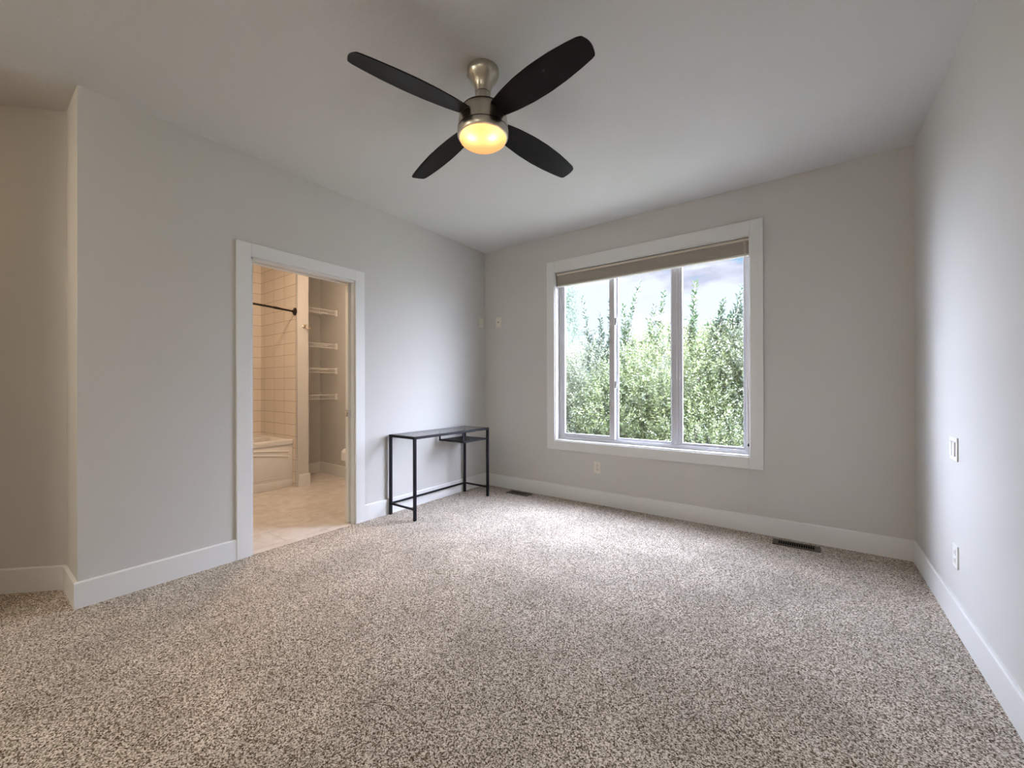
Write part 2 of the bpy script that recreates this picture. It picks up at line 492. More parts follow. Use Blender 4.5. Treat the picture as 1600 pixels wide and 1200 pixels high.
obj('bolt', bm, M['nickel'], hand)

# ---- window casing, reveal, frame, panes
bm = B()
yf = YB-CT
box(bm, -2.230, W[0], yf, YB, 0.500, 2.468, 0.002); box(bm, W[1], -0.272, yf, YB, 0.500, 2.468, 0.002)
box(bm, W[0], W[1], yf, YB, W[3]-0.002, 2.468, 0.002); box(bm, W[0], W[1], yf, YB, 0.500, W[2]-0.004, 0.002)
wc = obj('trim_2', bm, M['trim'], props=ST)
bm = B()
box(bm, W[0], W[0]+0.008, YB-0.006, YB+0.15, W[2], W[3]); box(bm, W[1]-0.008, W[1], YB-0.006, YB+0.15, W[2], W[3])
box(bm, W[0]+0.008, W[1]-0.008, YB-0.006, YB+0.15, W[3]-0.008, W[3]); box(bm, W[0]+0.008, W[1]-0.008, YB-0.006, YB+0.15, W[2]-0.004, W[2]+0.006)
obj('window_reveal', bm, M['trim'], wc)

FY = YB+0.070    # room face of the vinyl frame
F0, F1, FZ0, FZ1 = -2.128, -0.372, 0.604, 2.344
win = thing('window_1', '', ''); del win['label']; del win['category']; win['kind'] = 'structure'
win.location = (0, 0, 0)
bm = B()
box(bm, F0, F0+0.030, FY, FY+0.07, FZ0, FZ1, 0.002); box(bm, F1-0.028, F1, FY, FY+0.07, FZ0, FZ1, 0.002)
box(bm, F0+0.030, F1-0.028, FY, FY+0.07, FZ0, FZ0+0.028, 0.002); box(bm, F0+0.030, F1-0.028, FY, FY+0.07, FZ1-0.03, FZ1, 0.002)
box(bm, F0+0.030, F1-0.028, FY+0.012, FY+0.018, FZ0+0.028, FZ0+0.034)
box(bm, -0.985, -0.912, FY+0.012, FY+0.06, FZ0+0.028, FZ1-0.03, 0.004)     # fixed mullion
box(bm, -0.961, -0.936, FY+0.003, FY+0.012, FZ0+0.028, FZ1-0.03, 0.002)
obj('window_frame', bm, M['vinyl'], win)
def pane_frame(x0, x1, z0, z1, w, y0, y1, wr=None):
    bm = B(); wr = wr or w
    box(bm, x0, x0+w, y0, y1, z0, z1, 0.003); box(bm, x1-wr, x1, y0, y1, z0, z1, 0.003)
    box(bm, x0+w, x1-wr, y0, y1, z0, z0+w, 0.003); box(bm, x0+w, x1-wr, y0, y1, z1-w, z1, 0.003)
    return bm
s1 = obj('sliding_sash', pane_frame(F0+0.030, -1.520, FZ0+0.030, FZ1-0.03, 0.034, FY+0.004, FY+0.030, 0.050), M['vinyl'], win)
bm = B(); box(bm, F0+0.06, -1.565, FY+0.015, FY+0.019, FZ0+0.06, FZ1-0.06); obj('glass_pane', bm, M['glass'], s1)
bm = B(); box(bm, -1.522, -1.514, FY+0.001, FY+0.032, FZ0+0.030, FZ1-0.03, 0.001); obj('weather_strip', bm, mat('bright_vinyl', (.86, .86, .88), .3), s1)
for z in (1.79, 1.175):
    bm = B(); box(bm, -1.513, -1.498, FY+0.004, FY+0.020, z-0.035, z+0.02, 0.003); box(bm, -1.513, -1.492, FY-0.001, FY+0.008, z-0.012, z+0.035, 0.003)
    obj('sash_latch', bm, M['vinyl'], s1)
s2_ = obj('middle_sash', pane_frame(-1.512, -0.975, FZ0+0.028, FZ1-0.03, 0.022, FY+0.034, FY+0.056), M['vinyl'], win)
bm = B(); box(bm, -1.494, -0.99, FY+0.043, FY+0.047, FZ0+0.045, FZ1-0.045); obj('glass_pane', bm, M['glass'], s2_)
s3 = obj('fixed_light', pane_frame(-0.915, F1-0.026, FZ0+0.028, FZ1-0.03, 0.022, FY+0.020, FY+0.05), M['vinyl'], win)
bm = B(); box(bm, -0.898, F1-0.044, FY+0.033, FY+0.037, FZ0+0.045, FZ1-0.045); obj('glass_pane', bm, M['glass'], s3)

# eaves of the roof over the outer walls
bm = B(); box(bm, -6.3, XR+0.8, YF-1.1, YB+0.16, HC+0.25, HC+0.40)
obj('roof_eaves', bm, M['trim'], props=ST)

# ------------------------------------------------------------ window shade
bl = thing('window_shade', 'taupe pleated window shade drawn up at the top of the window', 'window shade', (-1.245, YB+0.025, 2.335))
bm = B(); box(bm, -0.878, 0.878, -0.022, 0.026, -0.020, 0.002, 0.003)
obj('headrail', bm, M['rail'], bl, props={'label': 'beige headrail'})
bm = B()
for k in range(6):      # the stacked cells of the raised shade
    z1 = -0.021-k*0.0165
    box(bm, -0.872, 0.872, -0.018, 0.023, z1-0.0164, z1, 0.0012, 1)
obj('folded_fabric', bm, M['shade'], bl, smooth=30)
bm = B(); box(bm, -0.874, 0.874, -0.020, 0.024, -0.136, -0.121, 0.004)
obj('bottom_rail', bm, mat('bottom_rail_white', (.66, .63, .58), .5), bl)
bm = B()
tube(bm, [(0.842, -0.026, -0.012), (0.846, -0.030, -0.10), (0.855, -0.034, -0.60), (0.868, -0.046, -1.40), (0.870, -0.052, -1.665)], 0.0022, 6)
tube(bm, [(0.850, -0.026, -0.012), (0.856, -0.030, -0.10), (0.864, -0.034, -0.60), (0.872, -0.046, -1.40), (0.873, -0.052, -1.665)], 0.0016, 6)
tube(bm, [(0.871, -0.052, -1.66), (0.873, -0.056, -2.14)], 0.0014, 6)
cord = obj('pull_cord', bm, M['rail'], bl)
bm = B(); lathe(bm, [(0.0, 0.014), (0.004, 0.012), (0.0045, 0.004), (0.0065, -0.002), (0.0045, -0.010), (0, -0.012)], (0.871, -0.052, -1.645), 12)
obj('cord_stop', bm, M['slot'], cord, smooth=True)
bm = B(); lathe(bm, [(0.0, 0.020), (0.003, 0.018), (0.006, 0.0), (0.011, -0.012), (0.010, -0.018), (0, -0.019)], (0.873, -0.056, -2.145), 14)
obj('tassel', bm, mat('clear_tassel', (.6, .57, .5), .3), cord, smooth=True)

# ------------------------------------------------------------ ceiling fan
FX, FYc = -1.312, 1.562
fan = thing('ceiling_fan', 'four-blade black and brushed nickel ceiling fan with lit amber bowl', 'ceiling fan', (FX, FYc, HC))
def fan_part(name, prof, m, parent=fan, n=64, **kw):
    bm = B(); lathe(bm, prof, (0, 0, 0), n, cap=False)
    return obj(name, bm, m, parent, smooth=35, **kw)
fan_part('canopy', [(0, -0.0005), (0.076, -0.0005), (0.080, -0.004), (0.081, -0.020), (0.079, -0.032), (0.071, -0.046), (0.059, -0.062), (0.048, -0.078), (0.0415, -0.097), (0.0385, -0.118), (0, -0.118)], M['nickel'])
fan_part('canopy_seam', [(0, -0.118), (0.0370, -0.118), (0.0370, -0.121), (0, -0.121)], M['nickel_gap'])
fan_part('neck', [(0, -0.121), (0.0385, -0.121), (0.0375, -0.150), (0.040, -0.170), (0.050, -0.185), (0, -0.19)], M['nickel'])
hs = fan_part('motor_housing', [(0, -0.180), (0.055, -0.184), (0.085, -0.192), (0.103, -0.202), (0.107, -0.207), (0.114, -0.222), (0.120, -0.242), (0.1235, -0.265), (0.1255, -0.290), (0.1265, -0.303), (0, -0.303)], M['nickel'])
fan_part('upper_seam', [(0.106, -0.203), (0.1095, -0.2055), (0.1105, -0.209), (0.10, -0.206)], M['nickel_gap'], hs)
fan_part('lower_seam', [(0, -0.303), (0.1272, -0.303), (0.1276, -0.3055), (0, -0.3065)], M['nickel_gap'], hs)
lk = fan_part('light_ring', [(0, -0.3065), (0.1265, -0.3065), (0.1280, -0.309), (0.1280, -0.333), (0.1240, -0.341), (0.1170, -0.343), (0.1160, -0.338), (0, -0.3375)], M['nickel'])
fan_part('light_bowl', [(0.1165, -0.339), (0.1165, -0.347), (0.113, -0.355), (0.100, -0.3645), (0.080, -0.371), (0.055, -0.3755), (0.028, -0.378), (0, -0.379)], M['bowl'])
# pull chain
bm = B()
pc = (-0.118, -0.030)
for k in range(26):
    lathe(bm, [(0, 0.0016), (0.0015, 0), (0, -0.0016)], (pc[0], pc[1], -0.268-k*0.0034), 6)
obj('pull_chain', bm, mat('brass_chain', (.7, .5, .25), .3, 1.0), fan)
# blades
def blade_mesh():
    bm = B()
    ctrl = [(0.092, 0.040, 0.036), (0.13, 0.050, 0.047), (0.20, 0.062, 0.061), (0.30, 0.0715, 0.0725), (0.40, 0.0735, 0.0755), (0.50, 0.068, 0.071), (0.58, 0.059, 0.062), (0.640, 0.050, 0.052)]
    # smooth the outline
    def interp(s, j):
        for (a, b) in zip(ctrl, ctrl[1:]):
            if a[0] <= s <= b[0] or b is ctrl[-1]:
                t = (s-a[0])/max(1e-6, b[0]-a[0]); t = min(max(t, 0), 1)
                return a[j]*(1-t)+b[j]*t
    rows = []
    ss = [0.092+(0.634-0.092)*i/22 for i in range(23)]
    P = []
    for s in ss: P.append((s, -interp(s, 2), interp(s, 1)))
    P += [(0.645, -0.049, 0.0480), (0.652, -0.046, 0.0455), (0.656, -0.042, 0.041), (0.659, -0.036, 0.034)]
    for s, a, b in P:
        droop = -0.252+(-0.038)*((s-0.092)/0.57)
        tw = math.radians(13)
        row = []
        for k in range(9):
            w = a+(b-a)*k/8
            q_ = 1-(2*k/8-1)**2; c = 0.002*q_; bulge = 0.007*q_ if s > 0.64 else 0
            row.append((s+bulge, w*math.cos(tw), droop-w*math.sin(tw)+c))
        rows.append(row)
    th = 0.006
    top = [[bm.verts.new((x, y, z+th)) for x, y, z in r] for r in rows]
    bot = [[bm.verts.new((x, y, z)) for x, y, z in r] for r in rows]
    R_, C_ = len(rows), 9
    for i in range(R_-1):
        for k in range(C_-1):
            bm.faces.new((top[i][k], top[i+1][k], top[i+1][k+1], top[i][k+1]))
            bm.faces.new((bot[i][k], bot[i][k+1], bot[i+1][k+1], bot[i+1][k]))
        bm.faces.new((top[i][0], bot[i][0], bot[i+1][0], top[i+1][0]))
        bm.faces.new((top[i][-1], top[i+1][-1], bot[i+1][-1], bot[i][-1]))
    for k in range(C_-1):
        bm.faces.new((top[0][k], top[0][k+1], bot[0][k+1], bot[0][k]))
        bm.faces.new((top[-1][k], bot[-1][k], bot[-1][k+1], top[-1][k+1]))
    return bm
b0 = obj('blade', blade_mesh(), M['blade'], fan, smooth=35)
b0.rotation_euler = (0, 0, math.radians(-102))
for k in range(1, 4):
    b = b0.copy(); COL.objects.link(b); b.parent = fan; b.rotation_euler = (0, 0, math.radians(-102+90*k))
# two bulbs inside the bowl
for sx in (-1, 1):
    ld = bpy.data.lights.new('fan_bulb', 'POINT'); ld.energy = 0.12; ld.color = (1.0, 0.66, 0.32); ld.shadow_soft_size = 0.012
    lo = bpy.data.objects.new('fan_bulb', ld); COL.objects.link(lo); lo.parent = fan
    lo.location = (sx*0.048*math.cos(YAW)+0.028, sx*0.048*math.sin(YAW)-0.040, -0.353)

# ------------------------------------------------------------ desk
DX0, DX1, DY0, DY1, DZ = -3.072, -2.722, 2.322, 3.330, 0.725
dk = thing('console_desk', 'narrow black metal desk with glass top against the left wall', 'desk', (DX0, DY0, 0))
dx, dy = DX1-DX0, DY1-DY0
r_ = 0.023
for (x, y) in ((0, 0), (dx-r_, 0), (0, dy-r_), (dx-r_, dy-r_)):
    bm = B(); box(bm, x, x+r_, y, y+r_, 0, DZ-0.0205, 0.0015); obj('leg', bm, M['black'], dk)
bm = B()
box(bm, 0, dx, 0, r_, DZ-r_, DZ-0.001, 0.0015); box(bm, 0, dx, dy-r_, dy, DZ-r_, DZ-0.001, 0.0015)
box(bm, 0, r_, r_, dy-r_, DZ-r_, DZ-0.001, 0.0015); box(bm, dx-r_, dx, r_, dy-r_, DZ-r_, DZ-0.001, 0.0015)
obj('top_frame', bm, M['black'], dk)
bm = B(); box(bm, r_-0.004, dx-r_+0.004, r_-0.004, dy-r_+0.004, DZ-0.0065, DZ-0.0005)
obj('glass_top', bm, M['desk_glass'], dk, props={'label': 'clear glass top'})
for q in ((r_, dx-r_, 0.003, 0.017), (r_, dx-r_, dy-0.017, dy-0.003)):
    bm = B(); box(bm, *q, 0.090, 0.106, 0.001); obj('stretcher', bm, M['black'], dk)
bm = B(); box(bm, 0.003, 0.017, r_, dy-r_, 0.090, 0.106, 0.001); obj('stretcher', bm, M['black'], dk)
sy = 2.945-DY0
bm = B(); box(bm, 0.006, dx-0.006, sy, dy-r_-0.001, 0.606, 0.616, 0.001)
box(bm, 0.004, dx-0.004, sy-0.006, sy+0.004, 0.602, 0.620); box(bm, dx-0.014, dx-0.002, sy, dy-r_-0.001, 0.602, 0.620)
obj('shelf', bm, M['black'], dk)
for x in (0.004, dx-0.018):
    bm = B(); box(bm, x, x+0.014, sy-0.006, sy+0.008, 0.616, DZ-r_, 0.001); obj('shelf_hanger', bm, M['black'], dk)

# ------------------------------------------------------------ floor registers
def vent(cx, cy, lx, label):
    v = thing('floor_vent', label, 'floor vent', (cx, cy, 0.0), 0, 'floor vents along the back wall')
    ly = 0.115
    bm = B(); x, y = lx/2, ly/2; e = 0.022
    box(bm, -x, x, -y, -y+0.020, 0.0, 0.007, 0.002); box(bm, -x, x, y-0.020, y, 0.0, 0.007, 0.002)
    box(bm, -x, -x+e+0.012, -y+0.020, y-0.020, 0.0, 0.007); box(bm, x-e-0.012, x, -y+0.020, y-0.020, 0.0, 0.007)
    obj('vent_frame', bm, M['vent'], v)
    bm = B(); box(bm, -x+0.03, x-0.03, -y+0.018, y-0.018, 0.0004, 0.0012); obj('vent_opening', bm, M['slot'], v)
    bm = B(); n = 16; w = (lx-2*(e+0.012))
    for k in range(n+1):
        xx = -w/2+w*k/n
        box(bm, xx-0.0018, xx+0.0018, -y+0.02, y-0.02, 0.001, 0.006)
    obj('vent_louvre', bm, M['vent'], v)
    return v
vent(-0.066, 3.580, 0.285, 'brown metal floor vent in the carpet under the window')
vent(-2.520, 3.598, 0.270, 'brown metal floor vent in the carpet near the desk')

# ------------------------------------------------------------ plates on the walls (local: x along wall, y out of wall, z up)
def plate(name, label, cat, loc, rz, w, h, m, kind):
    t = thing(name, label, cat, loc, rz)
    bm = B(); box(bm, -w/2, w/2, 0, 0.006, -h/2, h/2, 0.002)
    obj('cover_plate', bm, m, t)
    if kind == 'outlet':
        for z in (-0.0195, 0.0195):
            bm = B(); box(bm, -0.017, 0.017, 0.005, 0.0085, z-0.014, z+0.014, 0.003)
            s = obj('socket', bm, m, t)
            bm = B(); box(bm, -0.008, -0.0055, 0.0083, 0.0088, z-0.003, z+0.006); box(bm, 0.0055, 0.008, 0.0083, 0.0088, z-0.003, z+0.006); box(bm, -0.002, 0.002, 0.0083, 0.0088, z-0.010, z-0.006)
            obj('socket_slot', bm, M['slot'], s)
    if kind == 'rocker':
        for x in (-0.023, 0.023):
            bm = B(); box(bm, x-0.016, x+0.016, 0.005, 0.0115, -0.033, 0.033, 0.003)
            obj('rocker', bm, m, t)
            bm = B(); box(bm, x-0.0185, x+0.0185, 0.0048, 0.0066, -0.0355, 0.0355); obj('rocker_surround', bm, mat('shadow_gap', (.40, .39, .37), .6), t)
    if kind == 'jack':
        bm = B(); box(bm, -0.006, 0.006, 0.0055, 0.010, -0.006, 0.006, 0.002); obj('jack', bm, M['slot'], t, props={'label': 'small black jack'})
    if kind == 'dial':
        bm = B(); box(bm, -0.020, 0.020, 0.0055, 0.014, -0.036, 0.030, 0.004); obj('rocker', bm, m, t)
    return t
plate('power_outlet', 'almond power outlet low on the back wall under the window', 'outlet', (-1.664, YB, 0.362), PI, 0.072, 0.116, M['plate'], 'outlet')
plate('power_outlet', 'white power outlet low on the bright right wall', 'outlet', (XR, 2.819, 0.339), PI/2, 0.074, 0.108, M['white_plastic'], 'outlet')
plate('light_switch', 'white double rocker switch halfway up the right wall', 'switch', (XR, 2.840, 0.850), PI/2, 0.118, 0.112, M['white_plastic'], 'rocker')
plate('wall_plate', 'small almond wall plate on the left wall beside the corner', 'wall plate', (XL, 3.636, 1.905), -PI/2, 0.072, 0.112, M['plate'], 'dial')
plate('wall_jack', 'almond jack plate with a dark centre on the back wall by the corner', 'wall plate', (-2.890, YB, 1.903), PI, 0.074, 0.114, M['plate'], 'jack')

# ------------------------------------------------------------ bathroom things
tub = thing('bathtub', 'white bathtub with a curved relief apron in the tiled recess', 'bathtub', (-4.87, 0.81, 0.0))
TW, TL, TH = 0.838, 1.523, 0.545
bm = B()
# deck with an oval basin
n = 40
outer = []; inner = []; low = []
for i in range(n):
    a = 2*PI*i/n; c, s = math.cos(a), math.sin(a)
    k = 1/max(abs(c), abs(s))
    outer.append(bm.verts.new((-TW/2+c*k*TW/2, TL/2+s*k*TL/2, TH)))
    inner.append(bm.verts.new((-TW/2+math.copysign(abs(c)**0.6, c)*(TW/2-0.075), TL/2+math.copysign(abs(s)**0.6, s)*(TL/2-0.10), TH-0.004)))
    low.append(bm.verts.new((-TW/2+math.copysign(abs(c)**0.6, c)*(TW/2-0.15), TL/2+math.copysign(abs(s)**0.6, s)*(TL/2-0.22), 0.14)))
for i in range(n):
    j = (i+1) % n
    bm.faces.new((outer[i], outer[j], inner[j], inner[i])); bm.faces.new((inner[i], inner[j], low[j], low[i]))
bm.faces.new(low)
obj('basin', bm, M['tub'], tub, smooth=50)
bm = B()
box(bm, -0.030, 0.006, 0, TL, TH-0.055, TH+0.004, 0.008, 3)
box(bm, -0.030, -0.006, 0, TL, 0, TH-0.05, 0.002)
def ridge(f, rr):
    tube(bm, [(-0.006, 0.05+(TL-0.1)*i/24, f(2*(i/24)-1)) for i in range(25)], rr, 8)
ridge(lambda u: TH-0.085-0.055*u*u*0.0-0.05*u*u, 0.010)
ridge(lambda u: TH-0.125-0.07*u*u, 0.009)
box(bm, -0.010, 0.0, 0.09, TL-0.09, 0.12, 0.128, 0.003)
box(bm, -0.012, 0.004, 0.0, TL, 0.0, 0.085, 0.003)
obj('apron', bm, M['tub'], tub, smooth=30)

rod = thing('shower_rod', 'curved dark bronze shower rod fixed to the tiled wall', 'shower rod', (-4.815, 2.335, 2.035))
bm = B()
pts = []
for i in range(25):
    t = i/24; y = -0.012-1.50*t
    pts.append((0.14*math.sin(PI*t), y, 0.0))
tube(bm, pts, 0.0115, 12)
obj('rod', bm, M['bronze'], rod, smooth=True)
bm = B()
o2 = []
for r, z in [(0, 0), (0.043, 0), (0.045, 0.006), (0.039, 0.014), (0.020, 0.020), (0.016, 0.034), (0, 0.034)]: o2.append((r, z))
lathe(bm, o2, (0, 0, 0), 28)
bmesh.ops.rotate(bm, verts=bm.verts[:], cent=(0, 0, 0), matrix=Matrix.Rotation(PI/2, 3, 'X'))
obj('flange', bm, M['bronze'], rod, smooth=True)
bm = B(); tube(bm, [(0.055, -0.20, 0), (0.073, -0.265, 0)], 0.0145, 12); obj('collar', bm, M['bronze'], rod, smooth=True)

hk = thing('robe_hook', 'small tan robe hook on the white wall end beside the tub', 'hook', (WX, 2.418, 1.868))
bm = B(); lathe(bm, [(0, 0), (0.020, 0), (0.021, 0.005), (0.014, 0.010), (0.008, 0.014), (0, 0.014)], n=24)
bmesh.ops.rotate(bm, verts=bm.verts[:], cent=(0, 0, 0), matrix=Matrix.Rotation(PI/2, 3, 'Y'))
obj('rosette', bm, M['hook'], hk, smooth=True)
bm = B(); tube(bm, [(0.01, 0, 0), (0.03, 0.004, -0.004), (0.040, 0.012, -0.022), (0.050, 0.030, -0.030), (0.062, 0.045, -0.022), (0.064, 0.050, -0.012)], [0.006, 0.006, 0.005, 0.005, 0.005, 0.006], 10)
obj('hook_arm', bm, M['hook'], hk, smooth=True)
bm = B(); tube(bm, [(0.01, 0, 0.004), (0.034, 0, 0.010), (0.050, 0, 0.012)], [0.007, 0.009, 0.012], 12); obj('hook_knob', bm, M['hook'], hk, smooth=True)

# wire shelves of the linen alcove
SX0, SX1, SY0, SY1 = AX+0.006, -4.985, 2.478, 2.944
def wire_shelf(label):
    t = thing('wire_shelf', label, 'shelf', (SX1, SY1, 0), 0, 'wire shelves in the linen alcove')
    L_, D_ = SY1-SY0, SX1-SX0
    bm = B()
    for x, z in ((0, 0), (0, -0.050), (-D_+0.01, 0), (-D_*0.5, -0.002)):
        tube(bm, [(x, -L_, z), (x, 0.0, z)], 0.0032, 6)
    obj('rail', bm, M['wire'], t)
    bm = B(); k = int(L_/0.025)
    for i in range(1, k+1):
        y = -L_+i*L_/(k+1)
        tube(bm, [(-D_+0.004, y, 0.002), (0.001, y, 0.003), (0.003, y, -0.006), (0.003, y, -0.050)], 0.0014, 5)
    obj('wire', bm, M['wire'], t)
    bm = B(); box(bm, -0.024, 0.016, -0.008, 0.005, -0.066, 0.014, 0.002); obj('end_bracket', bm, M['wire'], t)
    bm = B(); box(bm, -D_, -D_+0.03, -0.006, 0.004, -0.012, 0.014, 0.002); obj('end_bracket', bm, M['wire'], t)
    return t
w0 = wire_shelf('white wire shelf, topmost of the four in the bathroom alcove')
labs = ['white wire shelf, second from the top in the bathroom alcove', 'white wire shelf, second from the bottom in the bathroom alcove', 'white wire shelf, lowest of the four in the bathroom alcove']
w0.location.z = 2.148
for z, lb in zip((1.712, 1.393, 1.055), labs):
    c = copy_tree(w0); c.location.z = z; c['label'] = lb

tp = thing('toilet_paper_holder', 'white toilet paper roll hanging behind the sliding door edge', 'toilet paper', (-4.712, 2.95, 0.345))
bm = B(); tube(bm, [(0, 0, 0), (0, -0.05, 0), (0.0, -0.062, 0), (0.13, -0.062, 0)], 0.006, 8); obj('holder_arm', bm, M['chrome'], tp, smooth=True)
bm = B(); lathe(bm, [(0.02, 0), (0.052, 0), (0.052, 0.10), (0.02, 0.10), (0.02, 0)], n=28, cap=False)
bmesh.ops.rotate(bm, verts=bm.verts[:], cent=(0, 0, 0), matrix=Matrix.Rotation(PI/2, 3, 'Y'))
bmesh.ops.translate(bm, verts=bm.verts[:], vec=(0.02, -0.062, -0.012))
box(bm, 0.02, 0.12, -0.116, -0.1145, -0.10, -0.012)
obj('paper_roll', bm, M['paper'], tp, smooth=40)

# ceiling lamps out of the picture: bathroom and hall, plus an added bedroom pair that brightens the room
def dome(name, label, loc, watt, col, r=0.14):
    t = thing(name, label, 'ceiling lamp', loc)
    bm = B(); lathe(bm, [(0, 0), (r+0.012, 0), (r+0.012, -0.02), (r, -0.024), (0, -0.024)], n=36, cap=False); obj('lamp_base', bm, M['nickel'], t, smooth=35)
    bm = B(); lathe(bm, [(r, -0.024), (r*0.96, -0.05), (r*0.75, -0.078), (r*0.4, -0.094), (0, -0.10)], n=36, cap=False)
    m = mat('lamp_glass', (.9, .85, .75), .4, Emission_Color=(*col, 1), Emission_Strength=watt)
    obj('lamp_shade', bm, m, t, smooth=True)
    return t
dome('unseen_dome_lamp', 'round frosted dome lamp on the bathroom ceiling', (-3.80, 1.75, HC), 100, (1.0, 0.72, 0.49))
dome('unseen_dome_lamp', 'round frosted dome lamp on the hall ceiling', (-4.15, -0.95, HC), 22, (1.0, 0.60, 0.28))
dome('unseen_dome_lamp', 'added unseen round frosted dome lamp on the bedroom ceiling beside the hall opening', (-2.65, -1.70, HC), 95, (1.0, 0.90, 0.76), 0.16)
dome('unseen_dome_lamp', 'added unseen round frosted dome lamp on the bedroom ceiling near the right wall', (-0.4, -1.3, HC), 38, (1.0, 0.90, 0.76), 0.16)

# ------------------------------------------------------------ outdoors
GZ = -2.9
def ground_mat():
    m = mat('dry_lawn', rough=0.95)
    t = m.node_tree; b = t.nodes['Principled BSDF']
    c = t.nodes.new('ShaderNodeTexCoord'); n = t.nodes.new('ShaderNodeTexNoise'); n.inputs['Scale'].default_value = 0.35; n.inputs['Detail'].default_value = 6
    r = t.nodes.new('ShaderNodeValToRGB'); r.color_ramp.elements[0].position = 0.42; r.color_ramp.elements[0].color = (0.10, 0.13, 0.06, 1)
    r.color_ramp.elements[1].position = 0.56; r.color_ramp.elements[1].color = (0.22, 0.20, 0.185, 1)
    t.links.new(c.outputs['Object'], n.inputs['Vector']); t.links.new(n.outputs['Fac'], r.inputs['Fac']); t.links.new(r.outputs['Color'], b.inputs['Base Color'])
    return m
bm = B(); box(bm, -60, 60, YB+0.2, 90, GZ-0.2, GZ)
obj('ground', bm, ground_mat(), props=ST)
pool = thing('swimming_pool', 'round pale blue pool on the ground beyond the trees outside', 'pool', (-6.6, 20.5, GZ))
bm = B(); lathe(bm, [(4.2, 0), (4.2, 1.1), (4.1, 1.15), (4.0, 1.1), (4.0, 0)], n=48, cap=False); obj('pool_wall', bm, mat('pool_wall', (.3, .33, .36), .5), pool, smooth=30)
bm = B(); lathe(bm, [(4.02, 0.0), (4.02, 0.95)], n=48); obj('pool_water', bm, mat('pool_water', (.05, .20, .28), .1), pool)

